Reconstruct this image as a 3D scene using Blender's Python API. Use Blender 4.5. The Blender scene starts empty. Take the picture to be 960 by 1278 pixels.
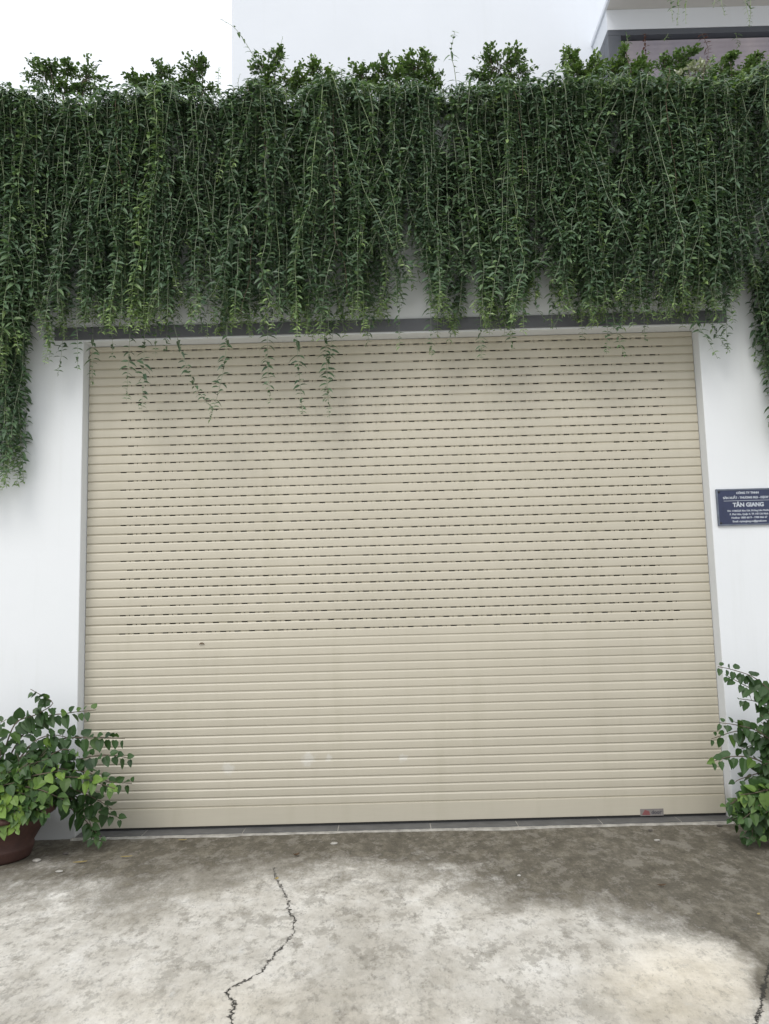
import bpy, bmesh, math, random
import numpy as np
from mathutils import Vector, Matrix, noise

random.seed(7); RNG = np.random.default_rng(7)
S = bpy.context.scene; COL = S.collection
rad = math.radians

# ------------------------------------------------------------------ camera
W = 4.5; H = 0.7789 * W                        # door opening, metres (fitted from its corners)
CAMP = np.array([-0.0152 * W, -1.333 * W, 0.3333 * W])
YAW, PITCH, ROLL = -0.0017, 0.1170, -0.0262
FPX = 1034.0
def _basis():
    cy, sy, cp, sp, cr, sr = math.cos(YAW), math.sin(YAW), math.cos(PITCH), math.sin(PITCH), math.cos(ROLL), math.sin(ROLL)
    f = np.array([sy * cp, cy * cp, sp]); r0 = np.array([cy, -sy, 0.0]); u0 = np.cross(r0, f)
    return r0 * cr + u0 * sr, -r0 * sr + u0 * cr, f
CR, CU, CF = _basis()
def ray(px, py): return CF + CR * ((px - 480) / FPX) - CU * ((py - 639) / FPX)
def U(px, py, y):                              # point of the photograph on the upright plane at depth y
    d = ray(px, py); return CAMP + d * ((y - CAMP[1]) / d[1])
def G(px, py, z=0.0):                          # point of the photograph on the ground
    d = ray(px, py); return CAMP + d * ((z - CAMP[2]) / d[2])
cam = bpy.data.cameras.new('camera'); camo = bpy.data.objects.new('camera', cam); COL.objects.link(camo)
cam.sensor_fit = 'VERTICAL'; cam.sensor_height = 24; cam.lens = FPX / 1278 * 24
cam.clip_start = .05; cam.clip_end = 2000
camo.matrix_world = Matrix(((CR[0], CU[0], -CF[0], CAMP[0]), (CR[1], CU[1], -CF[1], CAMP[1]), (CR[2], CU[2], -CF[2], CAMP[2]), (0, 0, 0, 1)))
S.camera = camo

# ------------------------------------------------------------------ materials
def mat(name):
    m = bpy.data.materials.new(name); m.use_nodes = True
    nt = m.node_tree; b = nt.nodes['Principled BSDF']; return m, nt, b
def N(nt, t, **kw):
    n = nt.nodes.new(t)
    for k, v in kw.items():
        if k.startswith('i_'):
            key = k[2:]
            n.inputs[int(key) if key.isdigit() else key].default_value = v
        else: setattr(n, k, v)
    return n
def ramp(nt, stops, src=None):
    r = nt.nodes.new('ShaderNodeValToRGB'); e = r.color_ramp.elements
    while len(e) < len(stops): e.new(.5)
    for i, (p, c) in enumerate(stops):
        e[i].position = p; e[i].color = (c, c, c, 1) if isinstance(c, (int, float)) else (*c, 1)
    if src is not None: nt.links.new(src, r.inputs[0])
    return r
def noise_n(nt, scale, detail=6, rough=.6, vec=None, dist=0):
    n = N(nt, 'ShaderNodeTexNoise'); n.inputs['Scale'].default_value = scale; n.inputs['Detail'].default_value = detail
    n.inputs['Roughness'].default_value = rough; n.inputs['Distortion'].default_value = dist
    if vec is not None: nt.links.new(vec, n.inputs['Vector'])
    return n
def coords(nt, scale=(1, 1, 1)):
    t = N(nt, 'ShaderNodeTexCoord'); m = N(nt, 'ShaderNodeMapping'); m.inputs['Scale'].default_value = scale
    nt.links.new(t.outputs['Object'], m.inputs['Vector']); return m.outputs[0]
def mixc(nt, fac, a, b, mode='MIX'):
    n = N(nt, 'ShaderNodeMix', data_type='RGBA', blend_type=mode)
    for s, v in ((0, fac), (6, a), (7, b)):
        if isinstance(v, (int, float)): n.inputs[s].default_value = v
        elif isinstance(v, tuple): n.inputs[s].default_value = (*v, 1)
        else: nt.links.new(v, n.inputs[s])
    return n.outputs[2]
def bump(nt, b, h, strength=.3, dist=.01):
    n = N(nt, 'ShaderNodeBump'); n.inputs['Strength'].default_value = strength; n.inputs['Distance'].default_value = dist
    nt.links.new(h, n.inputs['Height']); nt.links.new(n.outputs[0], b.inputs['Normal']); return n
def plain(name, c, rough=.6, var=.12, scale=6, bmp=.1, metal=0, spec=.5):
    m, nt, b = mat(name); v = coords(nt)
    n = noise_n(nt, scale, 6, .65, v)
    lo = tuple(x * (1 - var) for x in c); hi = tuple(min(1, x * (1 + var)) for x in c)
    r = ramp(nt, [(.25, lo), (.75, hi)], n.outputs[0]); nt.links.new(r.outputs[0], b.inputs['Base Color'])
    n2 = noise_n(nt, scale * 25, 4, .6, v); bump(nt, b, n2.outputs[0], bmp, .004)
    b.inputs['Roughness'].default_value = rough; b.inputs['Metallic'].default_value = metal
    b.inputs['Specular IOR Level'].default_value = spec
    return m
def wall_mat(name, c, stain=.5, streak=1.0):
    m, nt, b = mat(name); v = coords(nt)
    n1 = noise_n(nt, 1.3, 6, .6, v); n2 = noise_n(nt, 45, 5, .6, v)
    vs = coords(nt, (7, 7, .45)); n3 = noise_n(nt, 1.0, 5, .6, vs)
    base = ramp(nt, [(.3, tuple(x * .965 for x in c)), (.7, c)], n1.outputs[0]).outputs[0]
    st = ramp(nt, [(.56, 0.0), (.8, stain)], n3.outputs[0]).outputs[0]
    k = mixc(nt, st, base, tuple(x * y for x, y in zip(c, (.86, .86, .83))))
    # damp grime along the foot of the wall (a real tide mark with an uneven edge)
    sep = N(nt, 'ShaderNodeSeparateXYZ'); nt.links.new(v, sep.inputs[0])
    ma = N(nt, 'ShaderNodeMath', operation='MULTIPLY_ADD'); nt.links.new(n3.outputs[0], ma.inputs[0]); ma.inputs[1].default_value = -.25
    nt.links.new(sep.outputs[2], ma.inputs[2])
    g = ramp(nt, [(0.0, .55), (.10, 0.0)], ma.outputs[0]).outputs[0]
    k = mixc(nt, g, k, (.36, .35, .31)) if streak else k
    nt.links.new(k, b.inputs['Base Color']); b.inputs['Roughness'].default_value = .75; b.inputs['Specular IOR Level'].default_value = .3
    bump(nt, b, n2.outputs[0], .12, .004); return m

def leaf_mat(name, lo, mid, hi, rough=.42, spec=.45, trans=.18):
    m, nt, b = mat(name)
    a = N(nt, 'ShaderNodeAttribute', attribute_name='tint')
    r = ramp(nt, [(0, lo), (.5, mid), (1, hi)], a.outputs['Fac'])
    v = coords(nt); n = noise_n(nt, 40, 3, .6, v)
    k = mixc(nt, .35, r.outputs[0], ramp(nt, [(.3, .55), (.7, 1.0)], n.outputs[0]).outputs[0], 'MULTIPLY')
    nt.links.new(k, b.inputs['Base Color']); b.inputs['Roughness'].default_value = rough; b.inputs['Specular IOR Level'].default_value = spec
    t = N(nt, 'ShaderNodeBsdfTranslucent'); nt.links.new(mixc(nt, 1.0, k, (1.0, 1.15, .45), 'MULTIPLY'), t.inputs[0])
    mx = N(nt, 'ShaderNodeMixShader'); mx.inputs[0].default_value = trans
    nt.links.new(b.outputs[0], mx.inputs[1]); nt.links.new(t.outputs[0], mx.inputs[2])
    nt.links.new(mx.outputs[0], nt.nodes['Material Output'].inputs['Surface']); return m

M = {}
M['wall'] = wall_mat('white_render', (.75, .775, .80), .5)
M['house'] = wall_mat('pale_render', (.695, .73, .785), .25, 0)
M['soffit'] = plain('soffit_shade_grey', (.50, .49, .47), .8, .06, 2)  # underside shade put into the colour; the roof slab shares this grey
M['band'] = plain('dark_grey_paint', (.12, .126, .142), .55, .2, 5)
M['frame_grey'] = plain('grey_frame_paint', (.085, .095, .115), .5, .1, 5)
M['dark'] = plain('unlit_garage_interior', (.03, .03, .03), .9)
M['rubber'] = plain('black_seal_and_gap', (.02, .02, .02), .8)
M['tile'] = plain('grey_tile', (.105, .105, .104), .6, .3, 8)
M['grout'] = plain('rough_mortar', (.36, .345, .31), .9, .45, 14, .9)
M['terracotta'] = plain('terracotta', (.060, .027, .021), .65, .45, 9, .25)
M['soil'] = plain('soil', (.06, .045, .03), .95, .4, 20, .8)
M['bark'] = plain('bark', (.13, .10, .075), .85, .3, 30, .6)
M['stem'] = plain('green_grey_stem', (.27, .32, .22), .7, .3, 12, .2)
M['stem_young'] = plain('young_green_stem', (.32, .40, .22), .6, .25, 12, .1)
M['stem_brown'] = plain('dead_brown_stem', (.20, .15, .11), .8, .3, 12, .2)
M['vine'] = leaf_mat('creeper_leaf', (.060, .104, .064), (.118, .195, .108), (.30, .42, .16), .42, .5, .25)
M['shrub'] = leaf_mat('shrub_leaf', (.045, .085, .030), (.095, .165, .055), (.21, .31, .09), .45, .45, .25)
M['varieg'] = leaf_mat('variegated_leaf', (.10, .16, .07), (.42, .45, .34), (.62, .62, .54), .5, .3)
M['pot_leaf'] = leaf_mat('broad_leaf', (.026, .058, .022), (.052, .112, .032), (.21, .34, .06), .45, .4, .2)
M['dead_vine'] = leaf_mat('withered_leaf', (.045, .028, .022), (.14, .055, .04), (.20, .09, .06))
M['dry'] = plain('dry_leaf', (.36, .28, .11), .8, .3, 40)
M['dry_brown'] = plain('brown_dry_leaf', (.10, .06, .03), .8, .4, 40)
M['stone'] = plain('pale_stone', (.40, .385, .35), .8, .2, 60, .4)
M['stone_dark'] = plain('dark_stone', (.09, .08, .07), .8, .2, 60, .4)
M['sign'] = plain('blue_sign_panel', (.022, .031, .078), .35, .25, 9, .03)
M['sign_edge'] = plain('sign_edge_metal', (.13, .15, .19), .4, .3, 20, .05, .4)
M['sign_text'] = plain('pale_lettering', (.50, .54, .60), .5, .1, 60, 0)
M['bolt'] = plain('dark_bolt', (.02, .022, .03), .4)
M['sticker'] = plain('silver_sticker', (.22, .205, .195), .4, .15, 30, 0)
M['sticker_red'] = plain('red_print', (.23, .085, .085), .5, .15, 30, 0)
M['sticker_ink'] = plain('dark_print', (.055, .055, .07), .5, .1, 30, 0)

def shutter_mat():
    m, nt, b = mat('beige_enamel'); v = coords(nt)
    c = (.533, .497, .408)
    n1 = noise_n(nt, .9, 5, .6, v); vs = coords(nt, (5, 5, .6)); n2 = noise_n(nt, 1.2, 6, .65, vs)
    vf = coords(nt, (3, 3, 170)); n3 = noise_n(nt, 1.0, 4, .6, vf)
    k = ramp(nt, [(.3, tuple(x * .94 for x in c)), (.7, tuple(x * 1.03 for x in c))], n1.outputs[0]).outputs[0]
    k = mixc(nt, ramp(nt, [(.5, 0.0), (.8, .4)], n2.outputs[0]).outputs[0], k, (.42, .395, .30))
    at = N(nt, 'ShaderNodeAttribute', attribute_name='tint'); k = mixc(nt, 1.0, k, ramp(nt, [(.1, (.70, .68, .63)), (.25, (.93, .93, .92)), (.95, (1.04, 1.04, 1.04))], at.outputs['Fac']).outputs[0], 'MULTIPLY')
    k = mixc(nt, .10, k, ramp(nt, [(.35, .7), (.65, 1.0)], n3.outputs[0]).outputs[0], 'MULTIPLY')
    # pale scuffs rubbed into the paint at three spots
    for (px, py, r) in ((385, 947, .055), (285, 960, .05), (503, 946, .035), (410, 945, .03)):
        p = U(px, py, 0)
        g = N(nt, 'ShaderNodeVectorMath', operation='DISTANCE'); t = N(nt, 'ShaderNodeTexCoord')
        nt.links.new(t.outputs['Object'], g.inputs[0]); g.inputs[1].default_value = tuple(p)
        d = N(nt, 'ShaderNodeMath', operation='MULTIPLY_ADD'); nn = noise_n(nt, 22, 5, .7, v)
        nt.links.new(nn.outputs[0], d.inputs[0]); d.inputs[1].default_value = .12; nt.links.new(g.outputs['Value'], d.inputs[2])
        f = ramp(nt, [(.055 + r * .6, .42), (.055 + r * 1.1, 0.0)], d.outputs[0]).outputs[0]
        k = mixc(nt, f, k, (.66, .66, .63))
    nt.links.new(k, b.inputs['Base Color']); b.inputs['Roughness'].default_value = .36; b.inputs['Specular IOR Level'].default_value = .5
    bump(nt, b, n3.outputs[0], .05, .002); return m
M['shutter'] = shutter_mat()

def blind_mat():
    m, nt, b = mat('lilac_slats'); v = coords(nt)
    vs = coords(nt, (1.2, 1.2, .5)); n = noise_n(nt, 1.0, 5, .6, vs)
    k = ramp(nt, [(.3, (.26, .25, .32)), (.5, (.38, .345, .40)), (.7, (.52, .47, .50))], n.outputs[0]).outputs[0]
    nt.links.new(k, b.inputs['Base Color']); b.inputs['Roughness'].default_value = .4; return m
M['blind'] = blind_mat()

# ------------------------------------------------------------------ object helpers
def tag(o, label=None, cat=None, group=None, kind=None):
    if label: o['label'] = label
    if cat: o['category'] = cat
    if group: o['group'] = group
    if kind: o['kind'] = kind
    return o
def empty(name, loc=(0, 0, 0), parent=None):
    o = bpy.data.objects.new(name, None); COL.objects.link(o); o.location = tuple(loc); o.empty_display_size = .1
    if parent: o.parent = parent; o.matrix_parent_inverse = Matrix.Translation(-parent.matrix_world.translation) if False else Matrix()
    return o
class Buf:
    """collects vertices, faces, tint values and becomes ONE mesh object"""
    def __init__(s): s.v = []; s.f = []; s.t = []; s.n = 0
    def add(s, verts, faces, tint=.5):
        verts = np.asarray(verts, float); s.v.append(verts)
        s.f.extend([tuple(i + s.n for i in q) for q in faces]); s.n += len(verts)
        s.t.append(np.broadcast_to(np.asarray(tint, float), (len(verts),)))
    def box(s, a, b):
        x0, y0, z0 = a; x1, y1, z1 = b
        s.add([(x0, y0, z0), (x1, y0, z0), (x1, y1, z0), (x0, y1, z0), (x0, y0, z1), (x1, y0, z1), (x1, y1, z1), (x0, y1, z1)],
              [(0, 3, 2, 1), (4, 5, 6, 7), (0, 1, 5, 4), (1, 2, 6, 5), (2, 3, 7, 6), (3, 0, 4, 7)])
    def tube(s, pts, r0, r1=None, sides=5):
        pts = np.asarray(pts, float); n = len(pts); r1 = r0 if r1 is None else r1
        V = []
        for i in range(n):
            d = pts[min(i + 1, n - 1)] - pts[max(i - 1, 0)]; d = d / (np.linalg.norm(d) + 1e-9)
            a = np.cross(d, (0.13, .97, .21) if abs(d[1]) < .9 else (1, 0, 0)); a /= np.linalg.norm(a) + 1e-9; c = np.cross(d, a)
            r = r0 + (r1 - r0) * i / max(n - 1, 1)
            for k in range(sides):
                th = 2 * math.pi * k / sides; V.append(pts[i] + r * (a * math.cos(th) + c * math.sin(th)))
        F = []
        for i in range(n - 1):
            for k in range(sides):
                k2 = (k + 1) % sides; F.append((i * sides + k, i * sides + k2, (i + 1) * sides + k2, (i + 1) * sides + k))
        F.append(tuple(range(sides))[::-1]); F.append(tuple((n - 1) * sides + k for k in range(sides)))
        s.add(V, F)
    def lathe(s, prof, seg=40, c=(0, 0, 0)):
        V = []; F = []
        for (r, z) in prof:
            for k in range(seg):
                t = 2 * math.pi * k / seg; V.append((c[0] + r * math.cos(t), c[1] + r * math.sin(t), c[2] + z))
        for i in range(len(prof) - 1):
            for k in range(seg):
                k2 = (k + 1) % seg; F.append((i * seg + k, i * seg + k2, (i + 1) * seg + k2, (i + 1) * seg + k))
        s.add(V, F)
    def build(s, name, m, parent=None, smooth=False, bevel=0, origin=None):
        me = bpy.data.meshes.new(name); v = np.concatenate(s.v) if s.v else np.zeros((0, 3))
        if origin is not None: v = v - np.asarray(origin)
        me.from_pydata(v.tolist(), [], s.f); me.update()
        a = me.attributes.new('tint', 'FLOAT', 'POINT'); a.data.foreach_set('value', np.concatenate(s.t).astype(np.float32))
        if smooth: me.polygons.foreach_set('use_smooth', [True] * len(me.polygons))
        me.materials.append(m); o = bpy.data.objects.new(name, me); COL.objects.link(o)
        if origin is not None: o.location = tuple(origin)
        if parent: o.parent = parent
        if bevel:
            b = o.modifiers.new('bevel', 'BEVEL'); b.width = bevel; b.segments = 2; b.limit_method = 'ANGLE'
        return o

# leaves: base point, direction, blade normal, length, width -> folded, drooping blade of 8 vertices
SHAPES = {'lance': ((0, .30, .64, 1), (0, .50, .42, 0)), 'oval': ((0, .32, .72, 1), (0, .48, .42, 0)),
          'heart': ((0, -.05, .22, .55, .82, 1), (0, .26, .50, .42, .20, 0))}
def leaves(buf, base, d, nrm, L, Wd, tint, shape='lance', droop=.25, fold=.12):
    base = np.atleast_2d(base); n = len(base)
    if n == 0: return
    d = d / (np.linalg.norm(d, axis=1, keepdims=True) + 1e-9)
    s = np.cross(d, nrm); s /= np.linalg.norm(s, axis=1, keepdims=True) + 1e-9
    nn = np.cross(s, d)
    L = np.broadcast_to(L, (n,))[:, None]; Wd = np.broadcast_to(Wd, (n,))[:, None]
    droop = np.broadcast_to(droop, (n,))[:, None]
    ts, ws = SHAPES[shape]; m = len(ts)
    def P(t, w, up):
        p = base + L * t * d + Wd * w * s + up * Wd * nn; p[:, 2] -= (droop * L * t * abs(t))[:, 0]; return p
    rows = [P(0, 0, 0)]
    for t, w_ in zip(ts[1:-1], ws[1:-1]):
        rows += [P(t, w_, fold * w_ * 2), P(max(t, 0), 0, 0), P(t, -w_, fold * w_ * 2)]
    rows.append(P(1, 0, 0)); nv = len(rows)
    V = np.stack(rows, 1).reshape(-1, 3); off = buf.n
    F = [(0, 1, 2), (0, 2, 3)]
    for k in range(m - 3):
        a = 1 + 3 * k; F += [(a, a + 3, a + 4, a + 1), (a + 1, a + 4, a + 5, a + 2)]
    a = nv - 4; F += [(a, nv - 1, a + 1), (a + 1, nv - 1, a + 2)]
    buf.v.append(V); buf.n += len(V); buf.t.append(np.repeat(np.broadcast_to(tint, (n,)), nv))
    for k in range(n):
        o = off + nv * k
        buf.f.extend([tuple(o + q for q in f) for f in F])
def smooth_path(ctrl, step=.03):
    c = [np.asarray(p, float) for p in ctrl]
    c = [2 * c[0] - c[1]] + c + [2 * c[-1] - c[-2]]; out = []
    for i in range(1, len(c) - 2):
        n = max(2, int(np.linalg.norm(c[i + 1] - c[i]) / step))
        for k in range(n):
            t = k / n; out.append(.5 * ((2 * c[i]) + (-c[i-1] + c[i+1]) * t + (2*c[i-1] - 5*c[i] + 4*c[i+1] - c[i+2]) * t*t + (-c[i-1] + 3*c[i] - 3*c[i+1] + c[i+2]) * t**3))
    out.append(c[-2]); return np.array(out)

# ------------------------------------------------------------------ world, sun
w = bpy.data.worlds.new('World'); S.world = w; w.use_nodes = True; nt = w.node_tree
bg = nt.nodes['Background']
sky = N(nt, 'ShaderNodeTexSky', sky_type='NISHITA', sun_disc=False); sky.sun_elevation = rad(47); sky.sun_rotation = rad(200)
sky.air_density = 1.5; sky.dust_density = 5.0
tc = N(nt, 'ShaderNodeTexCoord'); sp = N(nt, 'ShaderNodeSeparateXYZ'); nt.links.new(tc.outputs['Generated'], sp.inputs[0])
cl = ramp(nt, [(0.0, (.70, .725, .76)), (1.0, (1.0, 1.03, 1.08))], sp.outputs[2])      # cloud cover, brighter overhead
sc = N(nt, 'ShaderNodeVectorMath', operation='SCALE'); sc.inputs['Scale'].default_value = 11.0; nt.links.new(cl.outputs[0], sc.inputs[0])
nt.links.new(mixc(nt, .88, sky.outputs[0], sc.outputs[0]), bg.inputs[0]); bg.inputs[1].default_value = .12
sun = bpy.data.lights.new('sun', 'SUN'); sun.energy = 1.15; sun.angle = rad(25); sun.color = (1, .97, .92)
so = bpy.data.objects.new('sun', sun); COL.objects.link(so)
el, az = rad(47), rad(200)      # azimuth clockwise from +Y: behind the camera, a little to its left
tosun = Vector((math.sin(az) * math.cos(el), math.cos(az) * math.cos(el), math.sin(el)))
so.rotation_euler = tosun.to_track_quat('Z', 'Y').to_euler(); so.location = tosun * 20
S.view_settings.view_transform = 'Standard'; S.view_settings.look = 'None'; S.view_settings.exposure = .10; S.view_settings.gamma = 1

# ------------------------------------------------------------------ ground
def lerp_tab(tab, x): return float(np.interp(x, [t[0] for t in tab], [t[1] for t in tab]))
CRACK = [(683,65),(690,95),(706,120),(720,150),(722,175),(735,190),(732,230),(720,245),(690,275),(665,310),(655,325),(610,348),(570,368),(565,378),(585,400),(578,430),(580,456),(574,500)]
CRK = np.array([G(a / 2, 1050 + b / 2)[:2] for a, b in CRACK])
CRK2 = np.array([G(480 + a / 2, 1050 + b / 2)[:2] for a, b in ((968, 300), (950, 345), (944, 390), (934, 420), (925, 456), (915, 520))])
def ground():
    xs = np.concatenate([[-150, -60, -25, -12, -7], np.arange(-4.2, 4.21, .022), [7, 12, 25, 60, 150]])
    ys = np.concatenate([[-120, -60, -30, -15, -9, -7], np.arange(-5.2, -.0, .022), [.0, 3, 12, 40, 150]])
    X, Y = np.meshgrid(xs, ys); nx, ny = len(xs), len(ys)
    Z = np.zeros_like(X); D = np.zeros_like(X); Pch = np.zeros_like(X)
    edge = [(-400, 1116), (0, 1108), (100, 1116), (200, 1108), (300, 1092), (430, 1082), (520, 1092), (600, 1106), (700, 1122), (780, 1142), (850, 1158), (900, 1172), (940, 1196), (980, 1230), (1200, 1290)]
    wid = [(-200, 80), (150, 80), (330, 44), (500, 44), (640, 44), (800, 34), (900, 24), (1000, 20)]
    for j in range(ny):
        for i in range(nx):
            x, y = X[j, i], Y[j, i]
            if abs(x) > 5 or y < -5.3 or y > .2: D[j, i] = .0; continue  # ground out of view kept unstained and paler, to bounce more light
            d = np.array([x, y, 0]) - CAMP; zc = d @ CF; px = 480 + FPX * (d @ CR) / zc; py = 639 - FPX * (d @ CU) / zc
            nz = noise.fractal(Vector((x * 1.7, y * 1.7, 3)), 1, 2, 5)
            py2 = py + 16 * nz
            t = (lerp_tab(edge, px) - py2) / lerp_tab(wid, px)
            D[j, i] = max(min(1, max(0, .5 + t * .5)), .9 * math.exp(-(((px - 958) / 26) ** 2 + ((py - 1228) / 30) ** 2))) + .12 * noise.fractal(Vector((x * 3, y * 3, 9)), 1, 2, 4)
            Pch[j, i] = math.exp(-(((px - 850) / 110) ** 2 + ((py - 1235) / 60) ** 2) ** 2) + .5 * math.exp(-(((px - 330) / 260) ** 2 + ((py - 1270) / 50) ** 2))
            Z[j, i] = .004 * noise.fractal(Vector((x * 1.3, y * 1.3, 1)), 1, 2, 4) - .002
    b = Buf(); V = np.stack([X, Y, Z], -1).reshape(-1, 3)
    F = [(j * nx + i, j * nx + i + 1, (j + 1) * nx + i + 1, (j + 1) * nx + i) for j in range(ny - 1) for i in range(nx - 1)]
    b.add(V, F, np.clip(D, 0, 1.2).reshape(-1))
    m, nt, bs = mat('weathered_concrete'); v = coords(nt)
    at = N(nt, 'ShaderNodeAttribute', attribute_name='tint'); ap = N(nt, 'ShaderNodeAttribute', attribute_name='peach')
    ac = N(nt, 'ShaderNodeAttribute', attribute_name='crack_line'); ae = N(nt, 'ShaderNodeAttribute', attribute_name='crack_wear')
    n1 = noise_n(nt, 4.5, 10, .75, v); n2 = noise_n(nt, 9, 13, .80, coords(nt, (1, .55, 1))); n3 = noise_n(nt, 62, 6, .78, coords(nt, (1, .6, 1)))
    va = coords(nt, (1.0, .6, 1)); vb = coords(nt, (1, .5, 1)); n4 = noise_n(nt, 6.5, 13, .74, va)
    light = ramp(nt, [(.3, (.53, .50, .445)), (.5, (.71, .683, .625)), (.66, (.80, .78, .735))], n1.outputs[0]).outputs[0]
    light = mixc(nt, ap.outputs['Fac'], light, ramp(nt, [(.36, (.62, .56, .45)), (.6, (.80, .74, .63))], n1.outputs[0]).outputs[0])
    nbig = noise_n(nt, 1.1, 8, .7, vb); light = mixc(nt, ramp(nt, [(.40, .6), (.56, 0.0)], nbig.outputs[0]).outputs[0], light, ramp(nt, [(.35, (.25, .225, .175)), (.6, (.44, .405, .34))], n2.outputs[0]).outputs[0])
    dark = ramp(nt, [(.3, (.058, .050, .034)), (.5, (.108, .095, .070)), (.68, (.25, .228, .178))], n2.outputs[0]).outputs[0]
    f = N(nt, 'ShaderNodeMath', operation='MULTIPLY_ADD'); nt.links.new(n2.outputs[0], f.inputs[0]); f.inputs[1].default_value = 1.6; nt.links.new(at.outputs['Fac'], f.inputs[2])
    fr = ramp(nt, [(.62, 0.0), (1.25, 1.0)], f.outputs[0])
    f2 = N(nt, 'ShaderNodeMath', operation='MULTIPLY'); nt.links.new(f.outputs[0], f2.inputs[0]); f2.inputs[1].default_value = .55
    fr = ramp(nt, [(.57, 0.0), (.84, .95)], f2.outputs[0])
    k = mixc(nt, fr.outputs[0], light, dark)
    bl = ramp(nt, [(.535, 0.0), (.572, .56)], n4.outputs[0]).outputs[0]                    # lichen blotches
    fade = N(nt, 'ShaderNodeMath', operation='SUBTRACT', use_clamp=True); fade.inputs[0].default_value = 1; nt.links.new(ap.outputs['Fac'], fade.inputs[1])
    bl2 = N(nt, 'ShaderNodeMath', operation='MULTIPLY'); nt.links.new(bl, bl2.inputs[0]); nt.links.new(fade.outputs[0], bl2.inputs[1])
    k = mixc(nt, bl2.outputs[0], k, (.29, .27, .23))
    n5 = noise_n(nt, 19, 10, .8, vb); n6 = noise_n(nt, 15, 12, .78, coords(nt, (1, .5, 1)))
    b6 = N(nt, 'ShaderNodeMath', operation='MULTIPLY'); nt.links.new(ramp(nt, [(.55, 0.0), (.588, .5)], n6.outputs[0]).outputs[0], b6.inputs[0]); nt.links.new(fade.outputs[0], b6.inputs[1])
    k = mixc(nt, b6.outputs[0], k, (.26, .24, .20))
    k = mixc(nt, .8, k, ramp(nt, [(.37, .56), (.47, .94), (.6, 1.0)], n5.outputs[0]).outputs[0], 'MULTIPLY')
    wh = ramp(nt, [(.60, 0.0), (.68, .55)], noise_n(nt, 7, 12, .76, v).outputs[0]).outputs[0]   # chalky lime bloom
    wf = N(nt, 'ShaderNodeMath', operation='MULTIPLY'); nt.links.new(wh, wf.inputs[0])
    wi = ramp(nt, [(.58, 1.0), (.8, .22)], f2.outputs[0]); nt.links.new(wi.outputs[0], wf.inputs[1])
    k = mixc(nt, wf.outputs[0], k, (.60, .60, .58))
    sp_ = ramp(nt, [(.60, 0.0), (.66, .7)], n3.outputs[0]).outputs[0]; k = mixc(nt, sp_, k, mixc(nt, 1.0, k, (.50, .48, .45), 'MULTIPLY')); k = mixc(nt, ramp(nt, [(.34, .5), (.40, 0.0)], n3.outputs[0]).outputs[0], k, mixc(nt, 1.0, k, (1.28, 1.28, 1.26), 'MULTIPLY'))
    # the crack: signed distance carried by the mesh, made ragged by noise
    ca = N(nt, 'ShaderNodeMath', operation='MULTIPLY_ADD'); nn = noise_n(nt, 28, 5, .75, v); nt.links.new(nn.outputs[0], ca.inputs[0]); ca.inputs[1].default_value = .085
    nt.links.new(ac.outputs['Fac'], ca.inputs[2])
    cs = N(nt, 'ShaderNodeMath', operation='SUBTRACT'); nt.links.new(ca.outputs[0], cs.inputs[0]); cs.inputs[1].default_value = .0425
    cb = N(nt, 'ShaderNodeMath', operation='ABSOLUTE'); nt.links.new(cs.outputs[0], cb.inputs[0])
    wv = N(nt, 'ShaderNodeMath', operation='MULTIPLY'); nt.links.new(ramp(nt, [(.36, .06), (.68, 1.0)], noise_n(nt, 13, 6, .8, v).outputs[0]).outputs[0], wv.inputs[0]); nt.links.new(ae.outputs['Fac'], wv.inputs[1])
    dv = N(nt, 'ShaderNodeMath', operation='DIVIDE'); nt.links.new(cb.outputs[0], dv.inputs[0]); nt.links.new(wv.outputs[0], dv.inputs[1])
    dsc = N(nt, 'ShaderNodeMath', operation='MULTIPLY', i_1=.25); nt.links.new(dv.outputs[0], dsc.inputs[0])
    cr = ramp(nt, [(.13, 1.0), (.30, 0.0)], dsc.outputs[0]).outputs[0]
    k = mixc(nt, cr, k, (.05, .047, .04))
    nt.links.new(k, bs.inputs['Base Color']); bs.inputs['Roughness'].default_value = .85; bs.inputs['Specular IOR Level'].default_value = .25
    hb = N(nt, 'ShaderNodeMath', operation='MULTIPLY_ADD'); nt.links.new(n3.outputs[0], hb.inputs[0]); hb.inputs[1].default_value = .35; nt.links.new(n2.outputs[0], hb.inputs[2])
    hc = N(nt, 'ShaderNodeMath', operation='SUBTRACT'); nt.links.new(hb.outputs[0], hc.inputs[0]); nt.links.new(cr, hc.inputs[1])
    bump(nt, bs, hc.outputs[0], .75, .014)
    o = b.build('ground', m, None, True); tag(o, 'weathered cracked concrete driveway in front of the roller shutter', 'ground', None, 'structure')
    me = o.data
    def attr(nm, arr):
        a = me.attributes.new(nm, 'FLOAT', 'POINT'); a.data.foreach_set('value', arr.reshape(-1).astype(np.float32))
    attr('peach', np.clip(Pch, 0, 1))
    def sd(line):
        o_ = np.argsort(line[:, 1]); xc = np.interp(Y, line[o_, 1], line[o_, 0]); sl = np.gradient(np.interp(ys, line[o_, 1], line[o_, 0]), ys)
        return (X - xc) / np.sqrt(1 + sl ** 2)[:, None], line[:, 1].min(), line[:, 1].max()
    a, lo, hi = sd(CRK); a2, lo2, hi2 = sd(CRK2)
    use2 = (X > .9); s = np.where(use2, -a2, a)
    attr('crack_line', s)
    wear = np.where(use2, np.where(Y > hi2, .0002, .013), np.where(Y > hi, .0002, .006 + .009 * np.clip((hi - Y) / (hi - lo), 0, 1))); attr('crack_wear', wear)
    return o
ground()

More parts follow.
